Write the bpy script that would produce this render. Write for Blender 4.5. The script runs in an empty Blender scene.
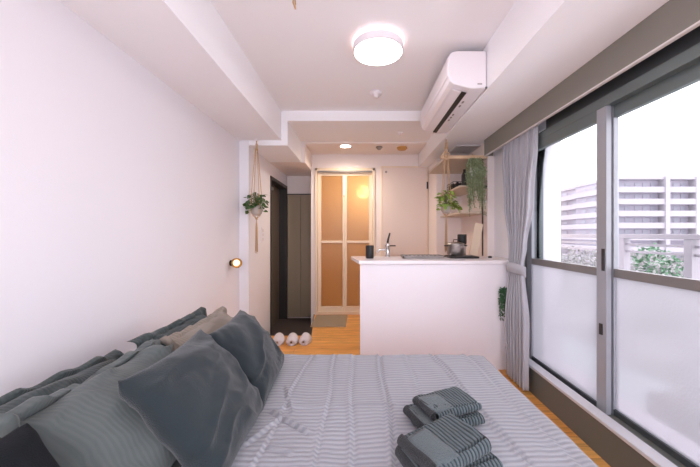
import bpy, bmesh, math, random
from mathutils import Vector, Matrix, noise
random.seed(7)
PI = math.pi
H = 1.15          # camera height
C = bpy.context.scene.collection

# ---------------------------------------------------------------- materials
def lin(c):
    return tuple(((v/255)/12.92 if v/255 <= .04045 else ((v/255+.055)/1.055)**2.4) for v in c)
def mat(name, rgb, rough=.6, metal=0, bump=0, bscale=60, var=0, vscale=6, emit=None, estr=0, sheen=0, spec=None):
    m = bpy.data.materials.new(name); m.use_nodes = True
    nt = m.node_tree; b = nt.nodes['Principled BSDF']
    col = (*lin(rgb), 1)
    b.inputs['Base Color'].default_value = col
    b.inputs['Roughness'].default_value = rough
    b.inputs['Metallic'].default_value = metal
    if spec is not None: b.inputs['Specular IOR Level'].default_value = spec
    if sheen: b.inputs['Sheen Weight'].default_value = sheen
    if emit:
        b.inputs['Emission Color'].default_value = (*lin(emit), 1)
        b.inputs['Emission Strength'].default_value = estr
    tc = nt.nodes.new('ShaderNodeTexCoord')
    if bump:
        n = nt.nodes.new('ShaderNodeTexNoise'); n.inputs['Scale'].default_value = bscale; n.inputs['Detail'].default_value = 4
        nt.links.new(tc.outputs['Object'], n.inputs['Vector'])
        bp = nt.nodes.new('ShaderNodeBump'); bp.inputs['Strength'].default_value = bump; bp.inputs['Distance'].default_value = .01
        nt.links.new(n.outputs['Fac'], bp.inputs['Height']); nt.links.new(bp.outputs['Normal'], b.inputs['Normal'])
    if var:
        n2 = nt.nodes.new('ShaderNodeTexNoise'); n2.inputs['Scale'].default_value = vscale; n2.inputs['Detail'].default_value = 3
        nt.links.new(tc.outputs['Object'], n2.inputs['Vector'])
        mp = nt.nodes.new('ShaderNodeMapRange'); mp.inputs['From Min'].default_value = .3; mp.inputs['From Max'].default_value = .7
        mp.inputs['To Min'].default_value = 1-var; mp.inputs['To Max'].default_value = 1+var
        nt.links.new(n2.outputs['Fac'], mp.inputs['Value'])
        hs = nt.nodes.new('ShaderNodeHueSaturation'); hs.inputs['Color'].default_value = col
        nt.links.new(mp.outputs['Result'], hs.inputs['Value']); nt.links.new(hs.outputs['Color'], b.inputs['Base Color'])
    return m

def striped(name, c1, c2, axis, period, bump=.5, rough=.9, duty=.5, weave=True):
    """woven stripes running across one object axis"""
    m = bpy.data.materials.new(name); m.use_nodes = True
    nt = m.node_tree; b = nt.nodes['Principled BSDF']; b.inputs['Roughness'].default_value = rough
    b.inputs['Sheen Weight'].default_value = .15
    b.inputs['Specular IOR Level'].default_value = .2
    tc = nt.nodes.new('ShaderNodeTexCoord')
    dist = nt.nodes.new('ShaderNodeTexNoise'); dist.inputs['Scale'].default_value = 3; dist.inputs['Detail'].default_value = 2
    nt.links.new(tc.outputs['Object'], dist.inputs['Vector'])
    sep = nt.nodes.new('ShaderNodeSeparateXYZ'); nt.links.new(tc.outputs['Object'], sep.inputs[0])
    a1 = nt.nodes.new('ShaderNodeMath'); a1.operation = 'MULTIPLY_ADD'
    nt.links.new(dist.outputs['Fac'], a1.inputs[0]); a1.inputs[1].default_value = .02; nt.links.new(sep.outputs['XYZ'.index(axis)], a1.inputs[2])
    a2 = nt.nodes.new('ShaderNodeMath'); a2.operation = 'MULTIPLY'; nt.links.new(a1.outputs[0], a2.inputs[0]); a2.inputs[1].default_value = 2*PI/period
    a3 = nt.nodes.new('ShaderNodeMath'); a3.operation = 'SINE'; nt.links.new(a2.outputs[0], a3.inputs[0])
    mr = nt.nodes.new('ShaderNodeMapRange'); mr.inputs['From Min'].default_value = -.7; mr.inputs['From Max'].default_value = .7
    nt.links.new(a3.outputs[0], mr.inputs['Value'])
    mx = nt.nodes.new('ShaderNodeMix'); mx.data_type = 'RGBA'
    mx.inputs[6].default_value = (*lin(c1), 1); mx.inputs[7].default_value = (*lin(c2), 1)
    nt.links.new(mr.outputs['Result'], mx.inputs['Factor']); nt.links.new(mx.outputs[2], b.inputs['Base Color'])
    w = nt.nodes.new('ShaderNodeTexNoise'); w.inputs['Scale'].default_value = 140; w.inputs['Detail'].default_value = 3
    nt.links.new(tc.outputs['Object'], w.inputs['Vector'])
    ad = nt.nodes.new('ShaderNodeMath'); ad.operation = 'MULTIPLY_ADD'
    nt.links.new(w.outputs['Fac'], ad.inputs[0]); ad.inputs[1].default_value = .5; nt.links.new(mr.outputs['Result'], ad.inputs[2])
    bp = nt.nodes.new('ShaderNodeBump'); bp.inputs['Strength'].default_value = bump; bp.inputs['Distance'].default_value = .004
    nt.links.new(ad.outputs[0], bp.inputs['Height']); nt.links.new(bp.outputs['Normal'], b.inputs['Normal'])
    return m

def wood_floor():
    m = bpy.data.materials.new('oak_floor'); m.use_nodes = True
    nt = m.node_tree; b = nt.nodes['Principled BSDF']; b.inputs['Roughness'].default_value = .38
    tc = nt.nodes.new('ShaderNodeTexCoord')
    br = nt.nodes.new('ShaderNodeTexBrick'); br.inputs['Scale'].default_value = 1; br.inputs['Brick Width'].default_value = 1.3
    br.inputs['Row Height'].default_value = .085; br.inputs['Mortar Size'].default_value = .0012; br.inputs['Mortar Smooth'].default_value = 0
    br.inputs['Color1'].default_value = (*lin((240, 180, 100)), 1); br.inputs['Color2'].default_value = (*lin((224, 150, 74)), 1)
    br.inputs['Mortar'].default_value = (*lin((150, 92, 44)), 1)
    nt.links.new(tc.outputs['Object'], br.inputs['Vector'])
    mp = nt.nodes.new('ShaderNodeMapping'); mp.inputs['Scale'].default_value = (2.2, 26, 1)
    nt.links.new(tc.outputs['Object'], mp.inputs['Vector'])
    n = nt.nodes.new('ShaderNodeTexNoise'); n.inputs['Scale'].default_value = 1.6; n.inputs['Detail'].default_value = 6; n.inputs['Distortion'].default_value = 1.2
    nt.links.new(mp.outputs['Vector'], n.inputs['Vector'])
    r = nt.nodes.new('ShaderNodeMapRange'); r.inputs['From Min'].default_value = .3; r.inputs['From Max'].default_value = .7
    r.inputs['To Min'].default_value = .72; r.inputs['To Max'].default_value = 1.18
    nt.links.new(n.outputs['Fac'], r.inputs['Value'])
    hs = nt.nodes.new('ShaderNodeHueSaturation'); nt.links.new(br.outputs['Color'], hs.inputs['Color']); nt.links.new(r.outputs['Result'], hs.inputs['Value'])
    nt.links.new(hs.outputs['Color'], b.inputs['Base Color'])
    return m
def glass_clear():
    m = bpy.data.materials.new('clear_glass'); m.use_nodes = True; nt = m.node_tree
    nt.nodes.remove(nt.nodes['Principled BSDF']); out = nt.nodes['Material Output']
    t = nt.nodes.new('ShaderNodeBsdfTransparent'); t.inputs[0].default_value = (.97, .98, .98, 1)
    g = nt.nodes.new('ShaderNodeBsdfGlossy'); g.inputs['Roughness'].default_value = .02
    mx = nt.nodes.new('ShaderNodeMixShader'); fr = nt.nodes.new('ShaderNodeFresnel'); fr.inputs[0].default_value = 1.15
    nt.links.new(fr.outputs[0], mx.inputs[0]); nt.links.new(t.outputs[0], mx.inputs[1]); nt.links.new(g.outputs[0], mx.inputs[2])
    nt.links.new(mx.outputs[0], out.inputs['Surface']); return m
def glass_frosted(name, rgb, seethru=.0, bump=.2, rough=.35, gl=.06):
    m = bpy.data.materials.new(name); m.use_nodes = True; nt = m.node_tree
    nt.nodes.remove(nt.nodes['Principled BSDF']); out = nt.nodes['Material Output']
    tc = nt.nodes.new('ShaderNodeTexCoord'); v = nt.nodes.new('ShaderNodeTexVoronoi'); v.inputs['Scale'].default_value = 90
    nt.links.new(tc.outputs['Object'], v.inputs['Vector'])
    bp = nt.nodes.new('ShaderNodeBump'); bp.inputs['Strength'].default_value = bump; bp.inputs['Distance'].default_value = .003
    nt.links.new(v.outputs['Distance'], bp.inputs['Height'])
    t = nt.nodes.new('ShaderNodeBsdfTranslucent'); t.inputs[0].default_value = (*lin(rgb), 1)
    r = nt.nodes.new('ShaderNodeBsdfRefraction'); r.inputs['IOR'].default_value = 1.03; r.inputs['Roughness'].default_value = rough
    r.inputs['Color'].default_value = (*lin(rgb), 1)
    g = nt.nodes.new('ShaderNodeBsdfGlossy'); g.inputs['Roughness'].default_value = .25
    for s in (r, g): nt.links.new(bp.outputs['Normal'], s.inputs['Normal'])
    m1 = nt.nodes.new('ShaderNodeMixShader'); m1.inputs[0].default_value = seethru
    nt.links.new(t.outputs[0], m1.inputs[1]); nt.links.new(r.outputs[0], m1.inputs[2])
    m2 = nt.nodes.new('ShaderNodeMixShader'); m2.inputs[0].default_value = gl
    nt.links.new(m1.outputs[0], m2.inputs[1]); nt.links.new(g.outputs[0], m2.inputs[2])
    nt.links.new(m2.outputs[0], out.inputs['Surface']); return m

M = {}
M['wall'] = mat('white_wallpaper', (238, 235, 240), .85, bump=.08, bscale=220)
M['ceil'] = mat('white_ceiling', (250, 248, 251), .9, bump=.06, bscale=180)
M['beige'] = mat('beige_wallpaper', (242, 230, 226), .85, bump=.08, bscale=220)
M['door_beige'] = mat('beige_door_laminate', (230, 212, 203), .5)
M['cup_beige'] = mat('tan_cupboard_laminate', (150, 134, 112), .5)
M['white'] = mat('white_plastic', (240, 234, 238), .35)
M['counter'] = mat('white_worktop', (244, 238, 242), .25)
M['panel'] = mat('white_panel', (242, 237, 243), .55)
M['floor'] = wood_floor()
M['genkan'] = mat('dark_tile', (70, 60, 58), .5, bump=.05, bscale=30)
M['black'] = mat('matt_black', (30, 29, 31), .5)
M['dark_steel'] = mat('dark_brown_steel', (46, 43, 42), .4)
M['door_dark'] = mat('brown_door_sheet', (104, 92, 80), .45)
M['alu'] = mat('brushed_aluminium', (160, 162, 168), .35, metal=.15)
M['alu_m'] = mat('head_aluminium', (100, 110, 110), .4, metal=.2)
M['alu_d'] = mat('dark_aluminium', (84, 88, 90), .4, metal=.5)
M['alu_rail'] = mat('bronze_aluminium', (128, 124, 122), .45, metal=.2)
M['alu_w'] = mat('pale_aluminium', (196, 196, 202), .35, metal=.3)
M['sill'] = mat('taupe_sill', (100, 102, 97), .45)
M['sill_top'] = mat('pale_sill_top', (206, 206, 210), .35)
M['pelmet'] = mat('taupe_pelmet', (132, 128, 120), .55)
M['pelmet_edge'] = mat('pale_pelmet_edge', (224, 218, 216), .5)
M['clear'] = glass_clear()
M['frost'] = glass_frosted('frosted_glass', (207, 205, 208), .6, .25, .7)
M['amber'] = glass_frosted('amber_glass', (232, 208, 172), .25, .15, .9, .03)
M['cream'] = mat('cream_aluminium', (238, 216, 190), .4)
M['steel'] = mat('stainless_steel', (196, 192, 190), .34, metal=1)
M['chrome'] = mat('chrome', (214, 212, 212), .1, metal=1)
M['brass'] = mat('brass', (196, 150, 84), .25, metal=1)
M['curtain'] = mat('grey_curtain', (178, 178, 185), .9, bump=.25, bscale=300, sheen=.2)
M['rope'] = mat('jute_rope', (206, 170, 132), .95, bump=.5, bscale=200)
M['pot'] = mat('stone_pot', (176, 166, 158), .7, bump=.3, bscale=40, var=.2, vscale=9)
M['pot_w'] = mat('white_pot', (226, 220, 218), .4)
M['leaf'] = mat('green_leaf', (72, 102, 54), .5, var=.3, vscale=25)
M['leaf_y'] = mat('lime_leaf', (134, 162, 66), .5, var=.3, vscale=25)
M['leaf_g'] = mat('grey_green_leaf', (150, 165, 130), .6, var=.25, vscale=25)
M['leaf_d'] = mat('dark_green_leaf', (62, 98, 66), .6, var=.3, vscale=25)
M['stem'] = mat('plant_stem', (110, 112, 66), .7)
M['wood_l'] = mat('light_wood', (222, 190, 156), .5, var=.08, vscale=12)
M['shelf'] = mat('pale_shelf', (208, 192, 174), .5)
M['bamboo'] = mat('bamboo_board', (230, 208, 182), .5, var=.05)
M['navy'] = mat('slate_blue_cotton', (41, 49, 53), .92, bump=.35, bscale=260, sheen=.25, spec=.2)
M['navy_d'] = mat('dark_slate_cotton', (24, 28, 32), .92, bump=.35, bscale=260, spec=.2)
M['duvet'] = striped('grey_striped_seersucker', (148, 149, 156), (166, 167, 174), 'Y', .0225, .4)
M['sham'] = striped('grey_striped_sham', (62, 70, 70), (67, 75, 75), 'X', .012, .3)
M['sham_t'] = striped('highlit_striped_sham', (88, 95, 94), (93, 99, 98), 'X', .012, .2)  # highlight on the near sham put into a lighter tone
M['sham_w'] = striped('warm_reflect_sham', (134, 124, 114), (144, 133, 122), 'X', .012, .3)  # warm reflected light put into the sham colour
M['mattress'] = mat('white_mattress', (225, 222, 226), .9)
M['bedwood'] = mat('bed_base_wood', (120, 92, 70), .6)
M['towel'] = striped('grey_ribbed_terry', (54, 63, 67), (92, 104, 108), 'X', .0125, 1.0, 1)
M['towel_p'] = mat('grey_terry', (92, 104, 108), 1, bump=.8, bscale=380, sheen=.3, spec=.1)
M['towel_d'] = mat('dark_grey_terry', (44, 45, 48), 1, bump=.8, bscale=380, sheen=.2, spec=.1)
M['mat'] = mat('taupe_mat', (164, 146, 124), .95, bump=.6, bscale=150)
M['slip'] = mat('pale_slipper', (222, 216, 220), .85)
M['slip_in'] = mat('slipper_insole', (206, 176, 150), .9)
M['lamp'] = mat('lamp_diffuser', (255, 250, 248), .4, emit=(255, 246, 242), estr=5.5)
M['down'] = mat('downlight_lens', (255, 250, 245), .4, emit=(255, 240, 225), estr=14)
M['spot'] = mat('spot_lens', (255, 240, 220), .4, emit=(255, 232, 205), estr=.45)
M['added_glow'] = mat('added_halo_ring', (255, 246, 242), .4, emit=(255, 214, 208), estr=.8)
M['amber_plastic'] = mat('amber_plastic', (204, 152, 84), .5)
M['grey'] = mat('grey_plastic', (150, 142, 138), .5)
M['vent'] = mat('vent_grille', (206, 202, 206), .5)
M['bld'] = mat('apartment_concrete', (148, 143, 150), .9)
M['bld2'] = mat('apartment_recess', (150, 144, 156), .9)
M['bldwin'] = mat('apartment_window', (138, 136, 148), .4)
M['rail'] = mat('balcony_metal', (158, 152, 158), .5)
M['conc'] = mat('balcony_concrete', (190, 206, 206), .9, var=.06)
M['tree'] = mat('tree_foliage', (92, 124, 98), .8, var=.2, vscale=3)
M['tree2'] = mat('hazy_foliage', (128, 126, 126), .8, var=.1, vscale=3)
M['trunk'] = mat('tree_trunk', (150, 140, 134), .9)
M['ground'] = mat('street_ground', (232, 232, 232), .95)

# ---------------------------------------------------------------- helpers
class MB:
    def __init__(s): s.bm = bmesh.new()
    def box(s, x0, x1, y0, y1, z0, z1, rot=None):
        r = bmesh.ops.create_cube(s.bm, size=1)
        for v in r['verts']:
            v.co = Vector(((x0+x1)/2+v.co.x*(x1-x0), (y0+y1)/2+v.co.y*(y1-y0), (z0+z1)/2+v.co.z*(z1-z0)))
            if rot: v.co = rot @ v.co
        return s
    def cyl(s, p0, p1, r0, r1=None, seg=20, caps=True):
        p0, p1 = Vector(p0), Vector(p1); r1 = r0 if r1 is None else r1
        d = p1-p0; q = d.to_track_quat('Z', 'Y')
        a = [s.bm.verts.new(p0+q@Vector((r0*math.cos(2*PI*i/seg), r0*math.sin(2*PI*i/seg), 0))) for i in range(seg)]
        b = [s.bm.verts.new(p1+q@Vector((r1*math.cos(2*PI*i/seg), r1*math.sin(2*PI*i/seg), 0))) for i in range(seg)]
        for i in range(seg): s.bm.faces.new((a[i], a[(i+1) % seg], b[(i+1) % seg], b[i]))
        if caps: s.bm.faces.new(a[::-1]); s.bm.faces.new(b)
        return s
    def tube(s, pts, r, seg=8):
        pts = [Vector(p) for p in pts]; rings = []
        for i, p in enumerate(pts):
            d = (pts[min(i+1, len(pts)-1)]-pts[max(i-1, 0)])
            if d.length < 1e-7: d = Vector((0, 0, 1))
            q = d.to_track_quat('Z', 'Y'); rr = r[i] if isinstance(r, (list, tuple)) else r
            rings.append([s.bm.verts.new(p+q@Vector((rr*math.cos(2*PI*k/seg), rr*math.sin(2*PI*k/seg), 0))) for k in range(seg)])
        for a, b in zip(rings, rings[1:]):
            for k in range(seg): s.bm.faces.new((a[k], a[(k+1) % seg], b[(k+1) % seg], b[k]))
        s.bm.faces.new(rings[0][::-1]); s.bm.faces.new(rings[-1]); return s
    def lathe(s, prof, cen=(0, 0, 0), seg=32, mtx=None):
        cen = Vector(cen); rings = []
        for r, z in prof:
            if r < 1e-6:
                v = Vector((0, 0, z)); v = (mtx@v if mtx else v)+cen
                rings.append([s.bm.verts.new(v)])
            else:
                L = []
                for k in range(seg):
                    v = Vector((r*math.cos(2*PI*k/seg), r*math.sin(2*PI*k/seg), z)); v = (mtx@v if mtx else v)+cen
                    L.append(s.bm.verts.new(v))
                rings.append(L)
        for a, b in zip(rings, rings[1:]):
            if len(a) == 1 and len(b) == 1: continue
            if len(a) == 1:
                for k in range(seg): s.bm.faces.new((a[0], b[(k+1) % seg], b[k]))
            elif len(b) == 1:
                for k in range(seg): s.bm.faces.new((a[k], a[(k+1) % seg], b[0]))
            else:
                for k in range(seg): s.bm.faces.new((a[k], a[(k+1) % seg], b[(k+1) % seg], b[k]))
        return s
    def prism(s, poly, a0, a1, axis='z'):
        """poly = list of 2D points, extruded along axis"""
        def P(u, v, w):
            return {'z': (u, v, w), 'y': (u, w, v), 'x': (w, u, v)}[axis]
        A = [s.bm.verts.new(P(u, v, a0)) for u, v in poly]; B = [s.bm.verts.new(P(u, v, a1)) for u, v in poly]
        n = len(poly)
        s.bm.faces.new(A); s.bm.faces.new(B[::-1])
        for i in range(n): s.bm.faces.new((A[i], B[i], B[(i+1) % n], A[(i+1) % n]))
        return s
    def leaf(s, p, d, up, L, W, droop=.2):
        p, d = Vector(p), Vector(d).normalized(); side = d.cross(Vector(up))
        if side.length < 1e-4: side = Vector((1, 0, 0))
        side.normalize(); n = side.cross(d)
        a = s.bm.verts.new(p); t = s.bm.verts.new(p+d*L-n*droop*L)
        l = s.bm.verts.new(p+d*L*.45+side*W/2+n*L*.06); r = s.bm.verts.new(p+d*L*.45-side*W/2+n*L*.06)
        l2 = s.bm.verts.new(p+d*L*.78+side*W*.36-n*droop*L*.5); r2 = s.bm.verts.new(p+d*L*.78-side*W*.36-n*droop*L*.5)
        m = s.bm.verts.new(p+d*L*.5); m2 = s.bm.verts.new(p+d*L*.8-n*droop*L*.55)
        s.bm.faces.new((a, m, l)); s.bm.faces.new((a, r, m)); s.bm.faces.new((l, m, m2, l2)); s.bm.faces.new((m, r, r2, m2))
        s.bm.faces.new((l2, m2, t)); s.bm.faces.new((m2, r2, t)); return s
    def build(s, name, m, parent=None, smooth=False, bevel=0, kind=None, loc=None):
        bmesh.ops.recalc_face_normals(s.bm, faces=s.bm.faces[:])
        me = bpy.data.meshes.new(name); s.bm.to_mesh(me); s.bm.free()
        me.materials.append(M[m] if isinstance(m, str) else m)
        o = bpy.data.objects.new(name, me); C.objects.link(o)
        if parent: o.parent = parent
        if loc: o.location = loc
        if smooth:
            for p in me.polygons: p.use_smooth = True
        if bevel:
            b = o.modifiers.new('bevel', 'BEVEL'); b.width = bevel; b.segments = 3; b.limit_method = 'ANGLE'
            b.angle_limit = math.radians(40)
        if kind: o['kind'] = kind
        return o
def smooth_angle(o, deg=40):
    me = o.data
    for p in me.polygons: p.use_smooth = True
    bm = bmesh.new(); bm.from_mesh(me)
    for e in bm.edges:
        if len(e.link_faces) == 2 and e.calc_face_angle(0) > math.radians(deg): e.smooth = False
    bm.to_mesh(me); bm.free(); return o
def tag(o, label, cat, group=None, kind=None):
    o['label'] = label; o['category'] = cat
    if group: o['group'] = group
    if kind: o['kind'] = kind
    return o
def thing(name, label, cat, loc=(0, 0, 0), rz=0, group=None):
    o = bpy.data.objects.new(name, None); C.objects.link(o); o.empty_display_size = .1
    o.location = loc; o.rotation_euler = (0, 0, rz); return tag(o, label, cat, group)
def copy_tree(o, parent=None):
    c = o.copy(); C.objects.link(c); c.parent = parent
    for ch in list(o.children): copy_tree(ch, c)
    return c
S = 'structure'
def fbm(x, y, z=0, s=1, o=4):
    return noise.fractal(Vector((x*s, y*s, z*s)), 1.0, 2.0, o)

# ---------------------------------------------------------------- room shell
XL, XL2, YB = -1.225, -1.13, -1.0
ZC = 2.40; ZK = 2.30; ZB = 2.10; YS = 3.20; YD = 4.50; YE = 4.87
f = MB(); f.box(XL-.05, 1.5, YB-.1, 3.58, -.2, 0)
f.prism([(-.56, 3.58), (1.5, 3.58), (1.5, 4.62), (-.66, 4.62), (-.66, 4.5)], -.2, 0)
f.build('floor', 'floor', kind=S)
MB().prism([(-1.40, 3.58), (-.56, 3.58), (-.66, 4.5), (-.66, 5.0), (-1.40, 5.0)], -.3, -.15).build('floor_entrance', 'genkan', kind=S)
MB().prism([(-1.14, 3.565), (-.55, 3.565), (-.55, 3.58), (-.652, 4.5), (-.66, 4.5), (-.56, 3.585), (-1.14, 3.585)], -.15, .003).build('trim_1', 'genkan', kind=S)
# left wall
MB().box(XL-.15, XL, YB-.1, YS, -.2, 2.6).build('wall_left', 'wall', kind=S)
w = MB(); w.box(XL-.15, XL2, YS, 3.96, -.3, 2.6); w.box(XL-.35, XL2, 3.96, YE, 1.885, 2.6)
w.box(XL-.35, XL2, YE-.02, YE+.1, -.3, 2.6); w.box(XL-.4, XL-.16, 3.90, 5.0, -.3, 2.0); w.build('wall_left_entrance', 'wall', kind=S)
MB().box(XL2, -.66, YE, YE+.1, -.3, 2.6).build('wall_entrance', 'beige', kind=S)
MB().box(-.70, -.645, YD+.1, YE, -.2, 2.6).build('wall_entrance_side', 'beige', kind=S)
# wall with bathroom door and second door
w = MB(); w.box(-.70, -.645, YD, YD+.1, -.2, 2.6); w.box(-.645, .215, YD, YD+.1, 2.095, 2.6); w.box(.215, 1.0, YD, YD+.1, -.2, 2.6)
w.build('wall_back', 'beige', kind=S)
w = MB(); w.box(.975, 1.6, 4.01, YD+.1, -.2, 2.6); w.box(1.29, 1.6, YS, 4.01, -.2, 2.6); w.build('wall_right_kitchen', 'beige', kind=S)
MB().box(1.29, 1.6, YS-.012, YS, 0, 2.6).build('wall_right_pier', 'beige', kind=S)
# right wall with window opening
WY0, WY1 = -.45, 2.51
w = MB(); w.box(1.36, 1.6, WY1, YS-.012, -.2, 2.6); w.box(1.36, 1.6, YB-.1, WY0, -.2, 2.6); w.box(1.36, 1.6, WY0, WY1, 1.93, 2.6); w.box(1.32, 1.6, WY0, WY1, -.2, .15)
w.build('wall_right', 'wall', kind=S)
MB().box(1.24, 1.36, YB, YS-.3, 0, .18).build('trim_2', 'sill', kind=S)
MB().box(1.232, 1.30, YB, YS-.3, .18, .2).build('trim_3', 'sill_top', kind=S, bevel=.004)
# unseen camera-side wall, opening made wide to fill the room with daylight
w = MB(); w.box(XL, -1.18, YB-.1, YB, 0, 2.4); w.box(1.22, 1.36, YB-.1, YB, 0, 2.1); w.box(-1.18, 1.22, YB-.1, YB, 2.33, 2.4)
w.build('wall_front', 'wall', kind=S)
# ceiling and beams
c = MB(); c.box(XL, 1.6, YB-.1, YS, ZC, 2.6); c.box(-.735, 1.6, YS, 3.95, ZK, 2.6)
c.build('ceiling', 'ceil', kind=S)
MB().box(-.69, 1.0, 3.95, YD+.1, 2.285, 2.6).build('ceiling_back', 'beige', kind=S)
c = MB(); c.box(XL, -.80, YB-.1, YS, ZB+.0, ZC+.05); c.box(XL2, -.735, YS, 3.95, 2.05, ZC+.05); c.build('ceiling_beam_left', 'ceil', kind=S)
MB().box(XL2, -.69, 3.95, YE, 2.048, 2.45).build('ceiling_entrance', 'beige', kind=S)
MB().box(.835, 1.6, YB-.1, YD+.05, ZB, ZC+.05).build('ceiling_beam_right', 'ceil', kind=S)
MB().box(XL, XL+.008, YB, YS, 0, .06).build('baseboard_left', 'white', kind=S)

# ---------------------------------------------------------------- entrance door (dark, in left wall)
d = thing('door_1', 'x', 'x'); 
for k in ('label', 'category'): del d[k]
d['kind'] = S
fr = MB(); fr.box(-1.24, -1.118, 3.96, 3.99, -.15, 1.885); fr.box(-1.24, -1.118, YE-.06, YE-.02, -.15, 1.885); fr.box(-1.24, -1.118, 3.96, YE-.02, 1.84, 1.885)
fr.build('door_frame', 'dark_steel', d, bevel=.003)
MB().box(-1.285, -1.235, 3.97, YE-.03, -.15, 1.86).build('door_leaf', 'door_dark', d)
MB().box(-1.235, -1.205, 4.05, 4.40, 1.76, 1.80).build('door_closer', 'steel', d, bevel=.004)
h = MB(); h.tube([(-1.235, 4.07, .85), (-1.19, 4.07, .85), (-1.19, 4.19, .85)], .008); h.build('door_handle', 'steel', d, smooth=True)

# entrance cupboard
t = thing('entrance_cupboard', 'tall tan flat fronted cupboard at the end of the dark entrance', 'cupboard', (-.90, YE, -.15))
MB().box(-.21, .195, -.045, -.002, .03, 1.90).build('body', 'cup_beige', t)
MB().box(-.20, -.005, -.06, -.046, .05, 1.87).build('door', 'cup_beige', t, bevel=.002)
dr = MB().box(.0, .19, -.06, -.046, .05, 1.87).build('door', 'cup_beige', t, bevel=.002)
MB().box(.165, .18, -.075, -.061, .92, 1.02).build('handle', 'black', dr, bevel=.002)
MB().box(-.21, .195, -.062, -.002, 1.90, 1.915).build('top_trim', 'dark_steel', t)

# ---------------------------------------------------------------- bathroom door and lit room behind
b = MB()
b.box(-.66, -.645, YE, 5.7, -.1, 2.3); b.box(.5, .6, YD+.1, 5.7, -.1, 2.4); b.box(-.645, .5, 5.7, 5.8, -.1, 2.4); b.box(-.645, .5, YD+.1, 5.7, 2.3, 2.4); b.box(-.645, .5, YD+.1, 5.7, -.1, 0)
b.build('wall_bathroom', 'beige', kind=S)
d = bpy.data.objects.new('door_2', None); C.objects.link(d); d['kind'] = S
X0, X1 = -.643, .213
fr = MB(); fr.box(X0, X0+.035, YD-.02, YD+.08, 0, 2.09); fr.box(X1-.035, X1, YD-.02, YD+.08, 0, 2.09); fr.box(X0, X1, YD-.02, YD+.08, 2.05, 2.09); fr.box(X0, X1, YD-.01, YD+.08, 0, .045)
fr.build('door_frame', 'cream', d, bevel=.004)
MB().box(X0+.04, X1-.04, YD-.035, YD+.0, 2.025, 2.049).build('door_rail', 'alu_rail', d, bevel=.003)
a0 = X0+.037; a1 = X1-.037; mid = (a0+a1)/2-.004
for k, (p, q) in enumerate(((a0, mid-.001), (mid+.001, a1))):
    s = MB(); st = .05 if k == 0 else .03; st2 = .03 if k == 0 else .05
    s.box(p, p+st, YD+.01, YD+.04, .045, 2.02); s.box(q-st2, q, YD+.01, YD+.04, .045, 2.02)
    s.box(p+st, q-st2, YD+.01, YD+.04, .045, .115); s.box(p+st, q-st2, YD+.01, YD+.04, 1.985, 2.02); s.box(p+st, q-st2, YD+.01, YD+.04, 1.02, 1.055)
    so = s.build('door_panel', 'cream', d, bevel=.003)
    g = MB(); g.box(p+st-.004, q-st2+.004, YD+.022, YD+.026, .11, 1.022); g.box(p+st-.004, q-st2+.004, YD+.022, YD+.026, 1.05, 1.99)
    g.build('door_glass', 'amber', so)
MB().box(mid-.022, mid+.0, YD-.006, YD+.012, 1.70, 1.98).build('door_handle', 'white', d, bevel=.004)
def light(name, typ, loc, energy, color, size=.2, rot=None):
    l = bpy.data.lights.new(name, typ); l.energy = energy; l.color = color
    if typ == 'POINT': l.shadow_soft_size = size
    elif typ == 'AREA': l.size = size
    elif typ == 'SPOT': l.spot_size = math.radians(168); l.spot_blend = 1; l.shadow_soft_size = size
    o = bpy.data.objects.new(name, l); C.objects.link(o); o.location = loc
    if rot: o.rotation_euler = rot
    return o
t = thing('bathroom_lamp', 'round warm lamp glowing behind the right amber door pane', 'lamp', (.02, 4.95, 1.83))
MB().lathe([(0, .07), (.05, .05), (.07, 0), (.05, -.05), (0, -.07)]).build('lamp_globe', mat('warm_globe', (255, 240, 220), .4, emit=(255, 226, 190), estr=3), t, smooth=True)
MB().cyl((0, 0, .06), (0, 0, .47), .012).build('stem', 'white', t)
L = light('bathroom_light', 'POINT', (.05, 4.9, 1.8), 4.2, (1, .9, .78), .1); 

# second door (beige, plain)
d = bpy.data.objects.new('door_3', None); C.objects.link(d); d['kind'] = S
fr = MB(); fr.box(.300, .318, YD-.014, YD, 0, 2.115); fr.box(.955, .973, YD-.014, YD, 0, 2.115); fr.box(.318, .955, YD-.014, YD, 2.097, 2.115)
fr.build('door_frame', 'cream', d)
MB().box(.321, .952, YD-.030, YD, .01, 2.093).build('door_leaf', 'door_beige', d, bevel=.002)
MB().cyl((.37, YD-.036, 2.03), (.37, YD-.028, 2.03), .016).build('door_badge', 'grey', d)
h = MB(); h.cyl((.375, YD-.03, .985), (.375, YD-.075, .985), .02); h.tube([(.375, YD-.07, .985), (.50, YD-.075, .985)], .009); h.build('door_handle', 'dark_steel', d, smooth=True)
for z in (1.84, .3): MB().box(.945, .965, YD-.04, YD-.012, z-.05, z+.05).build('door_hinge', 'dark_steel', d)

# ---------------------------------------------------------------- window
def sash(n, y0, y1, x, xt):
    d = bpy.data.objects.new('window_%d' % n, None); C.objects.link(d); d['kind'] = S
    z0, z1 = .155, 1.84; s = .07
    st = MB(); st.box(x-.014, x+.014, y0, y0+s, z0, z1); st.box(x-.014, x+.014, y1-s, y1, z0, z1)
    st.build('stile', 'alu' if n == 1 else 'alu', d, bevel=.002)
    MB().box(x-.014, x+.014, y0+s, y1-s, z1-.065, z1).build('top_rail', 'alu_m', d)
    MB().box(x-.014, x+.014, y0+s, y1-s, z0, z0+.055).build('bottom_rail', 'alu_d', d)
    MB().box(x-.014, x+.014, y0+s, y1-s, .918, .963).build('middle_rail', 'alu_rail', d)
    MB().box(x-.003, x+.003, y0+s-.01, y1-s+.01, z0+.05, .922).build('lower_pane', 'frost', d)
    MB().box(x-.003, x+.003, y0+s-.01, y1-s+.01, .96, z1-.06).build('upper_pane', 'clear', d)
    return d
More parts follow.
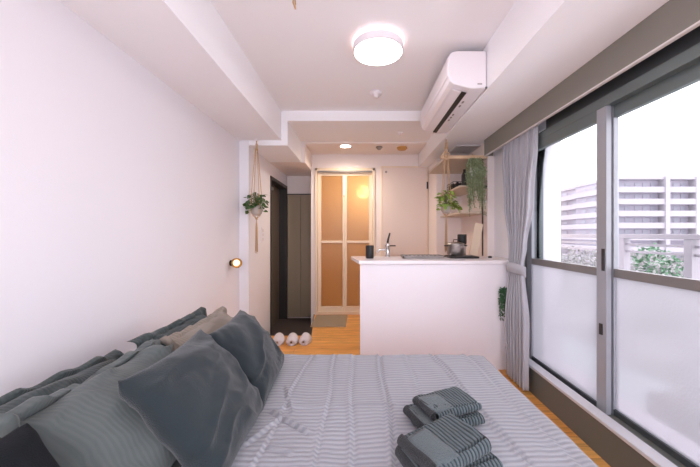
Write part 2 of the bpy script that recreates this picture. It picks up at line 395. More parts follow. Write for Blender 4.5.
MB().box(1.335, 1.36, WY0, 2.26, 1.90, 2.095).build('pelmet_shade_band', 'alu_d', kind=S)  # dark band painted in for the shade inside the curtain box
w1 = sash(1, 1.69, 2.495, 1.335, 0); w2 = sash(2, .95, 1.76, 1.375, 0); w3 = sash(3, .24, 1.02, 1.335, 0); w4 = sash(4, -.43, .31, 1.375, 0)  # third and fourth sashes unseen, added to let in more daylight
MB().box(1.318, 1.323, 1.70, 1.72, 1.20-.25, 1.20-.13).build('window_latch', 'dark_steel', w1)
MB().box(1.316, 1.321, 1.715, 1.735, .60, .66).build('window_pull', 'dark_steel', w1)
fr = MB(); fr.box(1.32, 1.45, WY0, WY1, 1.84, 1.895); fr.box(1.32, 1.45, WY1-.02, WY1+.02, .12, 1.895); fr.box(1.31, 1.45, WY0-.02, WY0+.02, .12, 1.895)
fr.build('window_5', 'alu_m', kind=S, bevel=.002)
MB().box(1.30, 1.45, WY0, WY1, .12, .158).build('trim_4', 'alu_d', kind=S)

# curtain pelmet + rail
t = thing('curtain_pelmet', 'long taupe curtain box running above the window', 'pelmet', (1.262, 1.1, 1.94))
MB().box(-.006, .012, -2.08, 2.085, 0, .159).build('face_board', 'pelmet', t)
MB().box(-.007, .013, -2.08, 2.085, -.008, 0).build('bottom_edge', 'pelmet_edge', t)
rl = MB(); rl.box(.035, .055, -2.08, 2.08, .10, .12)
for k in range(9): rl.box(.04, .05, -2.0+k*.5, -1.98+k*.5, .12, .159)
rl.build('curtain_rail', 'white', t)
MB().box(.012, .08, 2.07, 2.086, .0, .159).build('end_cap', 'pelmet', t)

# curtain: gathered drape with tie band
t = thing('curtain', 'pale grey curtain tied back at the far end of the window', 'curtain', (1.2, 2.5, .03))
def interp(tab, z):
    for (z0, *a), (z1, *b) in zip(tab, tab[1:]):
        if z0 <= z <= z1:
            u = (z-z0)/(z1-z0); u = u*u*(3-2*u)
            return [p+(q-p)*u for p, q in zip(a, b)]
    return tab[-1][1:] if z > tab[-1][0] else tab[0][1:]
tab = [(.03, 2.25, 2.54, 1.195, .026), (.5, 2.25, 2.58, 1.20, .026), (.86, 2.375, 2.60, 1.235, .016), (.92, 2.38, 2.60, 1.235, .014), (1.05, 2.36, 2.62, 1.245, .018), (1.4, 2.31, 2.74, 1.265, .026), (1.8, 2.30, 2.86, 1.292, .018), (2.04, 2.30, 2.88, 1.297, .015)]
bm = bmesh.new(); NU, NV = 200, 70; rows = []
for j in range(NV+1):
    z = .03+(2.04-.03)*j/NV; y0, y1, xc, amp = interp(tab, z); r = []
    for i in range(NU+1):
        u = i/NU; ph = u*2*PI*7+.5*math.sin(u*9)
        x = xc+amp*(1-2*abs(math.sin(ph/2+.3)))*(1+.12*math.sin(u*13))+.004*fbm(u*6, z*2, 0, 1, 2)
        y = y0+(y1-y0)*(u+.018*math.sin(2*ph))
        # diagonal pull of the outer edge into the tie
        r.append(bm.verts.new((x-1.2, y-2.5, z-.03)))
    rows.append(r)
for a, b in zip(rows, rows[1:]):
    for i in range(NU): bm.faces.new((a[i], a[i+1], b[i+1], b[i]))
mb = MB(); mb.bm.free(); mb.bm = bm
o = mb.build('drape', 'curtain', t, smooth=True); so = o.modifiers.new('s', 'SOLIDIFY'); so.thickness = .003
tb = MB(); pts = []
for i in range(33):
    a = 2*PI*i/32; pts.append((1.235-1.2+.035*math.cos(a), 2.49-2.5+.122*math.sin(a), 0))
for k in range(32):
    p, q = pts[k], pts[k+1]
    for (u0, u1) in ((.80, .875),):
        dz0 = -.02*math.cos(2*PI*k/32); dz1 = -.02*math.cos(2*PI*(k+1)/32)
        v = [tb.bm.verts.new((p[0], p[1], u0+dz0)), tb.bm.verts.new((q[0], q[1], u0+dz1)), tb.bm.verts.new((q[0], q[1], u1+dz1)), tb.bm.verts.new((p[0], p[1], u1+dz0))]
        tb.bm.faces.new(v)
bmesh.ops.remove_doubles(tb.bm, verts=tb.bm.verts, dist=1e-5)
o = tb.build('tie_band', 'curtain', t, smooth=True); so = o.modifiers.new('s', 'SOLIDIFY'); so.thickness = .005; so.offset = 1

# ---------------------------------------------------------------- balcony and outside
MB().box(1.6, 2.45, -1.5, 3.9, -.3, -.05).build('floor_balcony', 'conc', kind=S)
t = thing('balcony_railing', 'pale metal balcony railing with posts beyond the window', 'railing', (2.35, 1.2, -.05))
RY0, RY1 = -2.6, 5.6
MB().box(-.03, .03, RY0, RY1, 1.16, 1.20).build('top_rail', 'rail', t, bevel=.005)
for y in (-1.6, -.5, .25, 1.03, 1.60, 2.62, 3.3, 4.2, 5.2):
    MB().box(-.03, .03, y-.028, y+.028, 0, 1.16).build('post', 'rail', t)
mb = MB()
for z in (.1, 1.04, 1.10): mb.box(-.01, .01, RY0, RY1, z, z+.018)
mb.build('infill_rail', 'rail', t)
mb = MB()
for k in range(9): mb.box(-.008, .008, 2.65, RY1, .15+k*.11, .165+k*.11)
mb.build('bar', 'rail', t)
# made-up dark box giving the low dark tone behind the frosted glass
t = thing('balcony_dark_box', 'added low dark box on the balcony behind the frosted right pane', 'added_box', (1.90, 1.66, -.05))
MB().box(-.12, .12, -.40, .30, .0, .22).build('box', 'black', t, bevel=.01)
MB().box(-.10, .10, -.38, .28, .22, .23).build('box_top', 'dark_steel', t)

MB().box(-40, 260, -120, 300, -9.2, -9).build('ground', 'ground', kind=S)
# apartment building
t = thing('apartment_building', 'pale long apartment block with stacked balconies beyond the railing', 'building', (61, 75, -9))
for k in range(8):
    z = .1+k*2.85
    MB().box(-1.1, 0, 2, 14, z, z+1.35).build('side_balcony', 'bld', t)
    for y in (3, 6.5, 10): MB().box(-.06, 0, y, y+1.8, z+1.45, z+2.5).build('window', 'bldwin', t)
MB().box(0, 19, 1.5, 14, 0, 23.2).build('front_block', 'bld2', t)
MB().box(1.5, 14, 14, 58, 0, 23.2).build('rear_wing', 'bld2', t)
MB().box(-.4, 19.4, -.1, 14, 23.2, 24).build('roof_slab', 'bld', t)
MB().box(.8, 14, 14, 58, 23.2, 23.9).build('roof_slab', 'bld', t)
MB().box(11.4, 12.4, -.5, 1.5, 0, 23.8).build('divider_wall', 'bld', t)
MB().box(0, .4, -.3, 1.5, 0, 23.8).build('divider_wall', 'bld', t)
MB().box(18.8, 19.2, -.3, 1.5, 0, 23.8).build('divider_wall', 'bld', t)
for k in range(8):
    z = .1+k*2.85
    MB().box(0, 19, -.2, 1.5, z, z+1.35).build('balcony_front', 'bld', t)
    MB().box(-.1, 1.5, 14, 58, z, z+1.35).build('side_balcony', 'bld', t)
    if k > 2:
        for x in (1.6, 3.3, 5.6, 7.6, 9.5, 13.2, 15.0, 16.8):
            wdw = MB().box(x, x+1.25, 1.42, 1.5, z+1.45, z+2.55).build('window', 'bldwin', t)
        for y in (16, 20, 24.5, 29, 33.5, 38, 43, 48, 53):
            MB().box(1.40, 1.5, y, y+1.6, z+1.5, z+2.5).build('window', 'bldwin', t)
# trees at eye height beyond the railing
def tree(x, y, z0, top, rx, n, m, lab, cat='tree', seed=0, ls=.10):
    rnd = random.Random(seed)
    t = thing('street_tree', lab, cat, (x, y, z0), group=None)
    h = top-z0
    mb = MB(); mb.tube([(0, 0, 0), (.05, .03, h*.4), (0, 0, h*.75)], [.12, .09, .04])
    for k in range(7):
        a = rnd.random()*6.28; mb.tube([(0, 0, h*.45+k*h*.05), (rx*.5*math.cos(a), rx*.5*math.sin(a), h*.6+k*h*.05)], [.04, .015], 5)
    mb.build('trunk', 'trunk', t, smooth=True)
    mb = MB(); cl = []
    for k in range(22):
        a = rnd.random()*6.28; r = rx*rnd.random()**.5*.8; cl.append((r*math.cos(a), r*math.sin(a), h*(.62+.33*rnd.random())))
    for k in range(n):
        c = rnd.choice(cl); v = Vector((rnd.gauss(0, 1), rnd.gauss(0, 1), rnd.gauss(0, 1))).normalized()*rx*.36*rnd.random()**.4
        p = Vector(c)+v
        mb.leaf(p, (rnd.gauss(0, 1), rnd.gauss(0, 1), rnd.gauss(-.2, .7)), (rnd.gauss(0, 1), rnd.gauss(0, 1), 1), ls*(.7+rnd.random()*.7), ls*.6)
    mb.build('foliage', m, t)
tree(6.4, 6.3, -9, 1.45, 1.0, 9000, 'tree', 'pale green leafy tree just beyond the railing at right', seed=1, ls=.085)
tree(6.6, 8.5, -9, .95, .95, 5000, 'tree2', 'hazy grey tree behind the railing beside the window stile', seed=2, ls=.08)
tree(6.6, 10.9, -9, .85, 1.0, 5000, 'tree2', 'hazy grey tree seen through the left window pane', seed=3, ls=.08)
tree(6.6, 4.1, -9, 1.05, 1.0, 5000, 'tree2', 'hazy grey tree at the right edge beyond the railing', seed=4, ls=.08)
mb = MB()  # hedge band along the street edge, uncountable shrubs
rnd = random.Random(9)
for k in range(11000):
    mb.leaf((4.3+rnd.random()*.8, -1+12*rnd.random(), -1.0+1.85*rnd.random()), (rnd.gauss(0, 1), rnd.gauss(0, 1), rnd.gauss(0, 1)), (rnd.gauss(0, 1), 0, 1), .075, .05)
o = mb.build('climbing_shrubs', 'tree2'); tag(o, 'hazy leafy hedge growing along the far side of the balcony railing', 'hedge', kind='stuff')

# ---------------------------------------------------------------- bed
t = thing('bed', 'low double bed pushed against the left wall under the grey duvet', 'bed', (-.24, 1.10, 0))
MB().box(-.97, .93, -.73, .71, .08, .20).build('bed_frame', 'bedwood', t, bevel=.01)
for x in (-.9, .86):
    for y in (-.66, .64): MB().box(x-.03, x+.03, y-.03, y+.03, 0, .08).build('leg', 'bedwood', t)
MB().box(-.965, .925, -.725, .705, .20, .40).build('mattress', 'mattress', t, bevel=.04)

# duvet
BX0, BX1, BY0, BY1, BZ = -1.20, .735, .33, 1.855, .45
NX, NY = 330, 250; dx = .34; dy = .33
bm = bmesh.new(); rows = []
TX = (BX1-BX0)+dx; TY = (BY1-BY0)+2*dy; R = .035
def fold(s, L):
    """arc-length s beyond flat length L -> (horizontal, drop)"""
    if s <= L-R: return s, 0
    a = (s-(L-R))/R
    if a < PI/2: return L-R+R*math.sin(a), R*(1-math.cos(a))
    return L, R+(s-(L-R)-R*PI/2)
creases = [(.10, .0, .008, .008), (.41, .10, .008, .008), (-.055, .02, .008, .005), (-.15, .01, .007, .004), (-.285, -.05, .006, .004), (.26, -.02, .008, .003), (.60, .05, .012, .005)]
strokes = [((-.34, 1.24), (-.19, 1.12), .006, .011), ((-.33, 1.42), (-.27, 1.25), .008, .005), ((-.30, 1.04), (-.22, 1.01), .006, .007), ((-.38, 1.05), (-.31, 1.2), .009, .005), ((-.2, 1.3), (.06, 1.285), .006, .003), ((-.38, .9), (-.24, .84), .01, .008)]
def bump_h(x, y):
    z = .010*fbm(x, y, 0, 2.2, 3)+.004*fbm(x*3, y, 3, 3, 3)
    for xc, sl, wd, hh in creases:
        c = xc+sl*(y-1.85)*-1+.006*math.sin(y*9+xc*30)
        dd = (x-c)
        z += hh*math.exp(-(dd/wd)**2)-hh*1.2*math.exp(-((dd-wd*1.8)/wd)**2)
    for (p0, p1, wd, hh) in strokes:
        vx, vy = p1[0]-p0[0], p1[1]-p0[1]; LL = vx*vx+vy*vy
        u = ((x-p0[0])*vx+(y-p0[1])*vy)/LL
        e = math.exp(-(max(0, -u, u-1)*8)**2)
        dd = ((x-p0[0])*vy-(y-p0[1])*vx)/math.sqrt(LL)
        z += e*(hh*math.exp(-(dd/wd)**2)-hh*math.exp(-((dd-wd*1.7)/wd)**2))
    z += .004*math.exp(-((y-1.285-.01*math.sin(x*5))/.006)**2)*(1 if x < .15 else 0)
    return z
for j in range(NY+1):
    s = TY*j/NY; r = []
    for i in range(NX+1):
        q = TX*i/NX
        px, dr1 = fold(q, BX1-BX0)
        half = TY/2; ss = abs(s-half); py, dr2 = fold(ss, (BY1-BY0)/2); py = py if s > half else -py
        x = BX0+px; y = (BY0+BY1)/2+py; drop = max(dr1, dr2) if min(dr1, dr2) < .03 else max(dr1, dr2)
        hgt = bump_h(x, y) if drop < .05 else 0
        z = BZ-drop+hgt
        if drop > .03:
            wv = .012*math.sin((x+y)*22)*min(1, (drop-.03)/.15)
            if dr1 >= dr2: x += wv+.012*min(1, drop/.2)
            else: y += (wv+.006*min(1, drop/.2))*(1 if s > half else -1)
        r.append(bm.verts.new((x-BX0, y-BY0, z-BZ)))
    rows.append(r)
for a, b in zip(rows, rows[1:]):
    for i in range(NX): bm.faces.new((a[i], a[i+1], b[i+1], b[i]))
mb = MB(); mb.bm.free(); mb.bm = bm
o = mb.build('duvet', 'duvet', None, smooth=True, loc=(BX0, BY0, BZ)); so = o.modifiers.new('s', 'SOLIDIFY'); so.thickness = .012; so.offset = -1
tag(o, 'wide grey seersucker striped duvet spread over the whole bed', 'duvet')

# pillows
def pillow(name, lab, cat, cen, w, h, t, lean, yaw=0, m='navy', flange=0, seed=0, wr=.006, roll=0, group=None, sag=.0, n=56, edge=.0):
    """local X = width, local Z = height, local Y = thickness; lean tilts the top back"""
    bm = bmesh.new(); vs = {}
    def pos(i, j, side):
        u = -1+2*i/n; v = -1+2*j/n
        W, Hh = w/2+flange, h/2+flange
        fu, fv = w/2/W, h/2/Hh
        cu, cv = min(1, abs(u)/fu), min(1, abs(v)/fv)
        th = (t/2)*((1-cu**2.6)**.55)*((1-cv**2.6)**.55) if cu < 1 and cv < 1 else 0
        pin = 1-.07*(1-abs(v)**2)*(abs(u)**3); pinv = 1-.08*(1-abs(u)**2)*(abs(v)**3)
        x = u*W*pinv*1.0 if False else u*W*pin; z = v*Hh*pinv
        zz = fbm(x+seed*3.1, z+seed*1.7, side*.7, 5, 4)
        rad = math.exp(-((1-abs(u))**2+(1-abs(v))**2)/.25)
        y = side*(th+.003)
        y += wr*zz*(1.2 if th > 0 else 2.2)*1.0+.5*wr*math.sin((x*math.cos(seed)+z*math.sin(seed))*40+4*zz)*(.3+rad)
        rg = max(0, 1-abs(3.2*fbm(x*.7+z*.6+seed*2.3, z*1.6-x*.5, side*.4+seed, 2.6, 3)))**2
        y += side*wr*1.7*rg*(min(1, th/(t*.25)) if t else 1)
        z -= sag*(1-u*u)*(v > 0)*v
        if flange and (cu >= 1 or cv >= 1):
            y += .012*math.sin(u*17+seed)+.010*math.sin(v*13)
        return Vector((x, y, z))
    for side in (1, -1):
        for i in range(n+1):
            for j in range(n+1):
                b = (i in (0, n) or j in (0, n))
                if side == -1 and b: vs[(i, j, -1)] = vs[(i, j, 1)]; continue
                vs[(i, j, side)] = bm.verts.new(pos(i, j, side))
    for side in (1, -1):
        for i in range(n):
            for j in range(n):
                q = [vs[(i, j, side)], vs[(i+1, j, side)], vs[(i+1, j+1, side)], vs[(i, j+1, side)]]
                bm.faces.new(q if side == -1 else q[::-1])
    mb = MB(); mb.bm.free(); mb.bm = bm
    o = mb.build(name, m, None, smooth=True)
    o.location = cen
    R_ = Matrix.Rotation(yaw, 4, 'Z') @ Matrix.Rotation(PI/2, 4, 'Z') @ Matrix.Rotation(roll, 4, 'Y') if False else Matrix.Rotation(PI/2+yaw, 4, 'Z') @ Matrix.Rotation(-lean, 4, 'X') @ Matrix.Rotation(roll, 4, 'Y')
    o.rotation_euler = R_.to_euler()
    tag(o, lab, cat, group); return o
# width along world Y, the top leans to -X
pillow('cushion', 'plain dark slate cushion nearest the camera, leaning on striped pillows', 'cushion', (-.508, 1.03, .61), .43, .405, .15, math.radians(38), m='navy', seed=1, wr=.010, roll=math.radians(-1), n=64)
pillow('cushion', 'plain dark slate cushion farther along the bed, near the entrance', 'cushion', (-.51, 1.45, .600), .42, .375, .15, math.radians(36), yaw=math.radians(3), m='navy', seed=2, wr=.010, n=64)
pillow('pillow', 'striped pillow toned by warm reflected light just behind the far dark cushion', 'pillow', (-.655, 1.515, .585), .50, .355, .13, math.radians(42), m='sham_w', flange=.03, seed=3, wr=.009)
pillow('pillow', 'highlight-toned grey rumpled striped pillow behind the near dark cushion, lower left', 'pillow', (-.665, .965, .60), .52, .36, .17, math.radians(48), m='sham_t', flange=.03, seed=4, wr=.022)
pillow('pillow', 'grey striped pillow at the back of the pile, far end', 'pillow', (-.80, 1.515, .59), .50, .29, .13, math.radians(33), m='sham', flange=.035, seed=5, wr=.014)
pillow('pillow', 'long grey striped pillow at the back of the pile, left photo edge', 'pillow', (-.85, .885, .57), .64, .33, .14, math.radians(44), roll=.075, m='sham', flange=.035, seed=6, wr=.011)
pillow('pillow', 'very dark pillow in the bottom left corner of the photo', 'pillow', (-.62, .46, .60), .46, .36, .17, math.radians(40), m='navy_d', seed=8, wr=.008)

# ---------------------------------------------------------------- towels
def folded_towel(name, lab, cat, group, cen, rz, L, W, T, m, layers=3, seed=0, tilt=(0, 0), sag=.0):
    """a towel folded in a rounded stack: a cross section spiral extruded along local X"""
    t = thing(name, lab, cat, cen, rz, group)
    t.rotation_euler = (tilt[0], tilt[1], rz)
    # section in local Y-Z: rounded fold at the -Y side, open layered at +Y
    th = T/layers; mb = MB(); n = 26
    for k in range(layers):
        z0 = k*th; rows = []
        off = .004*math.sin(k*2.1+seed)
        sec = []
        hw = W/2-.004*k+off
        for a in range(9):
            an = -PI/2-PI*a/8; sec.append((-hw+th/2*math.cos(an)*.98, z0+th/2+th/2*math.sin(an)*.98*-1))
        for a in range(1, 14):
            sec.append((-hw+(2*hw)*a/14, z0+th*.985))
        for a in range(9):
            an = PI/2-PI*a/8; sec.append((hw+th/2*math.cos(an)*.98, z0+th/2+th/2*math.sin(an)*.98))
        for a in range(1, 14):
            sec.append((hw-(2*hw)*a/14, z0+th*.015))
        sec2 = []
        for i in range(n+1):
            x = -L/2+L*i/n; ring = []
            e = 1-abs(2*i/n-1)**10*.10
            for (y, z) in sec:
                dz = .004*fbm(x*3+seed, y*3, k, 5, 3)*(.3+z/T)+sag*(x/L*2)*(z/T)*abs(x/L*2)
                zz = z0+th/2+(z-z0-th/2)*e+dz
                ring.append(mb.bm.verts.new((x+.002*fbm(y*20, k, seed), y, max(zz, .0005))))
            sec2.append(ring)
        for a, b in zip(sec2, sec2[1:]):
            m_ = len(a)
            for q in range(m_): mb.bm.faces.new((a[q], a[(q+1) % m_], b[(q+1) % m_], b[q]))
        mb.bm.faces.new(sec2[0][::-1]); mb.bm.faces.new(sec2[-1])
    o = smooth_angle(mb.build('folded_cloth', m[0], t), 50)
    return t
def towel(lab, cen, rz, L=.20, W=.135, T=.05, tone='towel', seed=0, tilt=(0, 0), sag=0):
    t = folded_towel('folded_towel', lab, 'towel', 'folded grey towels on the duvet', cen, rz, L, W, T, (tone,), 1, seed, tilt, sag)
    # darker rounded fold wrapping the left end
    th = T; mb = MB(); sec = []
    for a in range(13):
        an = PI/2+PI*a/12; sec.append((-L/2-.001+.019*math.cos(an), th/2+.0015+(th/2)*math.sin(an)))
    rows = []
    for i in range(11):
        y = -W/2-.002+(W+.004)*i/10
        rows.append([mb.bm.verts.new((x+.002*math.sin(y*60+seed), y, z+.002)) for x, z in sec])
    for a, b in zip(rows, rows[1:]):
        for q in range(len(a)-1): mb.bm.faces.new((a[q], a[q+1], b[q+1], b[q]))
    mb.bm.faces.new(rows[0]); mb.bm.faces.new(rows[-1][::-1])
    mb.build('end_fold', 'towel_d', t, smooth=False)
    # plain band across the top next to the fold
    mb = MB(); n = 12; rows = []
    for i in range(n+1):
        x = -L/2-.008+(L*.45)*i/n
        rows.append([mb.bm.verts.new((x, -W/2-.002+(W*.98)*j/8, T+.0035+.002*fbm(x*20, j*.3, seed)+(sag*(x/L*2)*abs(x/L*2)) + (-.004 if j in (0, 8) else 0))) for j in range(9)])
    for a, b in zip(rows, rows[1:]):
        for q in range(8): mb.bm.faces.new((a[q], a[q+1], b[q+1], b[q]))
    o = mb.build('plain_border', 'towel_p', t, smooth=True); so = o.modifiers.new('s', 'SOLIDIFY'); so.thickness = .006; so.offset = -1
    return t
a1 = math.radians(20)
towel('grey ribbed towel at the bottom of the stack farther from the camera', (.312, 1.172, .462), a1, L=.225, W=.135, T=.035, tone='towel', seed=1)
towel('grey ribbed towel on top of the stack farther from the camera', (.328, 1.182, .502), a1+.06, L=.19, W=.115, T=.030, seed=2)
towel('grey ribbed towel at the bottom of the stack nearer the camera', (.262, .94, .462), math.radians(24), L=.235, W=.155, T=.042, seed=3)
towel('pale ribbed towel on top of the stack nearer the camera', (.250, .935, .509), math.radians(30), L=.20, W=.145, T=.036, seed=4, sag=.012)

# ---------------------------------------------------------------- kitchen island
t = thing('kitchen_counter', 'white kitchen peninsula with plain front panel beyond the bed', 'counter', (.68, 2.67, 0))
MB().box(-.68, .67, 0, .03, 0, .893).build('front_panel', 'panel', t)
MB().box(-.675, .60, .03, .50, 0, .893).build('cabinet', 'panel', t)
MB().prism([(-.69, -.015), (.675, -.015), (.675, .515), (-.77, .515), (-.765, .44)], .895, .925).build('worktop', 'counter', t, bevel=.004)
MB().box(-.262, .06, .22, .46, .9255, .932).build('sink_rim', 'steel', t, bevel=.003)
zt = .925
o_ = thing('faucet', 'tall chrome mixer faucet rising from the white counter', 'faucet', (.27, 3.08, zt))
MB().lathe([(0, .0), (.026, 0), (.026, .01), (.018, .02), (.018, .10), (.021, .105), (.021, .13), (.012, .14), (0, .14)]).build('body', 'chrome', o_, smooth=True)
MB().tube([(0, 0, .06), (-.04, -.02, .075), (-.09, -.03, .07), (-.10, -.03, .045)], .011, 12).build('spout', 'chrome', o_, smooth=True)
MB().tube([(0, 0, .135), (.005, 0, .17), (.022, 0, .235)], [.012, .010, .008], 12).build('lever', 'dark_steel', o_, smooth=True)
s_ = MB(); s_.lathe([(0, 0), (.034, 0), (.038, .008), (.038, .11), (.034, .120), (0, .121)]); s_ = smooth_angle(s_.build('smart_speaker', 'black', None, loc=(.09, 2.92, zt)), 50)
tag(s_, 'small black cylindrical speaker at the left end of the counter', 'speaker')
t = thing('draining_tray', 'dark shallow tray lying by the sink on the counter', 'tray', (.58, 2.98, .932))
MB().prism([(-.18, -.09), (.19, -.09), (.19, .09), (-.18, .09)], .0, .006).build('base', 'dark_steel', t)
mb = MB(); mb.box(-.185, .195, -.095, -.088, 0, .018); mb.box(-.185, .195, .088, .095, 0, .018); mb.box(-.185, -.178, -.095, .095, 0, .018); mb.box(.188, .195, -.095, .095, 0, .018); mb.build('rim', 'grey', t)
mb = MB()
for k in range(9): mb.tube([(-.16+k*.04, -.085, .012), (-.16+k*.04, .085, .012)], .0025, 6)
mb.build('slats', 'steel', t)
t = thing('induction_hob', 'flat black hob plate beneath the steel saucepan', 'hob', (.97, 3.02, zt))
MB().box(-.135, .13, -.12, .10, 0, .018).build('body', 'black', t, bevel=.004)
MB().cyl((0, 0, .018), (0, 0, .0195), .09, seg=40).build('cooking_zone', 'grey', t)
t = thing('saucepan', 'shiny stainless steel saucepan standing on the black hob', 'saucepan', (.915, 3.015, zt+.02))
MB().lathe([(0, 0), (.072, 0), (.078, .006), (.078, .105), (.081, .110), (.077, .108), (.074, .10), (.074, .01), (0, .008)], seg=40).build('body', 'steel', t, smooth=True)
ld = MB().lathe([(.080, .110), (.078, .116), (.04, .128), (0, .13)], seg=40).build('lid', 'steel', t, smooth=True)
MB().tube([(-.022, 0, .128), (-.018, 0, .15), (.018, 0, .15), (.022, 0, .128)], .005).build('knob', 'dark_steel', ld, smooth=True)
for s in (-1, 1): MB().tube([(s*.078, -.022, .092), (s*.103, -.018, .094), (s*.103, .018, .094), (s*.078, .022, .092)], .005).build('handle', 'dark_steel', t, smooth=True)
t = thing('coffee_grinder', 'black topped steel canister standing behind the saucepan', 'canister', (1.02, 3.15, zt))
MB().lathe([(0, 0), (.036, 0), (.038, .004), (.038, .115), (.034, .12), (0, .12)]).build('body', 'steel', t, smooth=True)
MB().lathe([(0, .12), (.036, .12), (.045, .135), (.045, .215), (.042, .222), (0, .222)]).build('hopper', 'black', t, smooth=True)
b_ = MB().box(-.042, .042, -.008, .008, 0, .33).build('cutting_board', 'bamboo', None, bevel=.004, loc=(1.13, 3.15, zt+.010))
b_.rotation_euler = (math.radians(-4), math.radians(12), 0); tag(b_, 'light wooden cutting board leaning right of the saucepan', 'cutting board')
k_ = MB().lathe([(0, 0), (.018, 0), (.02, .008), (.012, .016), (0, .017)], seg=20).build('jar_lid', 'black', None, smooth=True, loc=(1.235, 2.99, zt)); tag(k_, 'tiny black cap lying near the right end of the counter', 'cap')

# ---------------------------------------------------------------- shelf unit in the alcove
t = thing('wall_shelf', 'pale three tier corner shelf beside the kitchen wall', 'shelf', (1.24, 3.2, 1.3))
MB().box(-.38, .045, .02, .80, .612, .632).build('shelf_board', 'shelf', t)
MB().box(-.22, .045, .02, .80, .33, .348).build('shelf_board', 'shelf', t)
MB().box(-.22, .045, .02, .80, .06, .078).build('shelf_board', 'shelf', t)
MB().box(-.42, .05, -.018, .014, .612, .645).build('wooden_rail', 'wood_l', t, bevel=.004)
MB().box(.0, .010, -.008, .008, -.372, .612).build('post', 'dark_steel', t)
mb = MB(); mb.cyl((.03, -.02, .33), (.03, .01, .33), .014); mb.build('hook', 'black', t)
mb = MB(); mb.cyl((.03, -.02, .18), (.03, .01, .18), .012); mb.build('hook', 'white', t)
# black wire basket and bottle on the middle shelf
t = thing('wire_basket', 'black wire basket filled with utensils on the middle shelf', 'basket', (1.10, 3.60, 1.648))
MB().box(-.07, .09, -.12, .12, 0, .006).build('base', 'black', t)
mb = MB()
for z in (.02, .05, .08): mb.tube([(-.07, -.12, z), (.09, -.12, z), (.09, .12, z), (-.07, .12, z), (-.07, -.12, z)], .003, 6)
for k in range(7):
    y = -.12+k*.04; mb.tube([(-.07, y, .003), (-.07, y, .08)], .0025, 5); mb.tube([(.09, y, .003), (.09, y, .08)], .0025, 5)
for k in range(5):
    x = -.07+k*.04; mb.tube([(x, -.12, .003), (x, -.12, .08)], .0025, 5); mb.tube([(x, .12, .003), (x, .12, .08)], .0025, 5)
mb.build('wire_sides', 'black', t)
rnd = random.Random(3)
mb = MB()
for k in range(16): mb.lathe([(0, 0), (.02, .004), (.024, .03), (.012, .055), (0, .06)], (rnd.uniform(-.045, .065), rnd.uniform(-.09, .09), .008+rnd.random()*.02), 10)
o = mb.build('contents', 'black', t, smooth=True); o['kind'] = 'stuff'
bt = MB().lathe([(0, 0), (.030, 0), (.032, .01), (.032, .13), (.014, .165), (.014, .19), (0, .19)]).build('bottle', 'black', None, smooth=True, loc=(1.115, 3.36, 1.648)); tag(bt, 'tall black bottle on the middle shelf next to the trailing plant', 'bottle')

# trailing plant hung from shelf rail
def pot_mesh(r, h, parent, m, z=0):
    return MB().lathe([(0, z), (r*.55, z), (r*.85, z+h*.2), (r, z+h*.55), (r*.95, z+h*.85), (r*.88, z+h), (r*.80, z+h), (r*.8, z+h*.85), (0, z+h*.85)]).build('pot', m, parent, smooth=True)
t = thing('trailing_plant', 'long grey green trailing plant spilling down from the shelf rail', 'plant', (1.125, 3.115, 1.72))
pot_mesh(.05, .09, t, 'pot_w')
mb = MB()
for s in (-1, 1): mb.tube([(s*.045, 0, .08), (s*.01, .02, .20), (0, .05, .235)], .002, 5)
mb.build('hanger', 'rope', t)
mb = MB(); rnd = random.Random(5)
st = MB()
for k in range(150):
    a = rnd.random()*2*PI; ln = rnd.uniform(.15, .58)*(.7+.3*abs(math.cos(a))) ; out = rnd.uniform(.04, .095)
    if rnd.random() < .3: ln = rnd.uniform(.05, .2)
    pts = []; z0 = .10+rnd.random()*.04
    for q in range(12):
        u = q/11
        rr = out*(min(1, u*3.5)**.5); x = rr*math.cos(a)+.012*math.sin(u*7+k)+.02*u; y = rr*math.sin(a)*.7-.01+.01*math.cos(u*6+k)
        z = z0+.05*math.sin(min(1, u*3)*PI)*1.0-ln*max(0, u-.1)
        pts.append(Vector((x, y, z)))
    st.tube(pts, .0012, 4)
    for q in range(11):
        for w_ in range(3):
            p = pts[q].lerp(pts[q+1], rnd.random())
            mb.leaf(p, (rnd.gauss(0, 1), rnd.gauss(0, 1), rnd.gauss(-.7, .5)), (rnd.gauss(0, 1), rnd.gauss(0, 1), .3), rnd.uniform(.014, .024), .008)
mb.build('foliage', 'leaf_g', t); st.build('stems', 'stem', t)

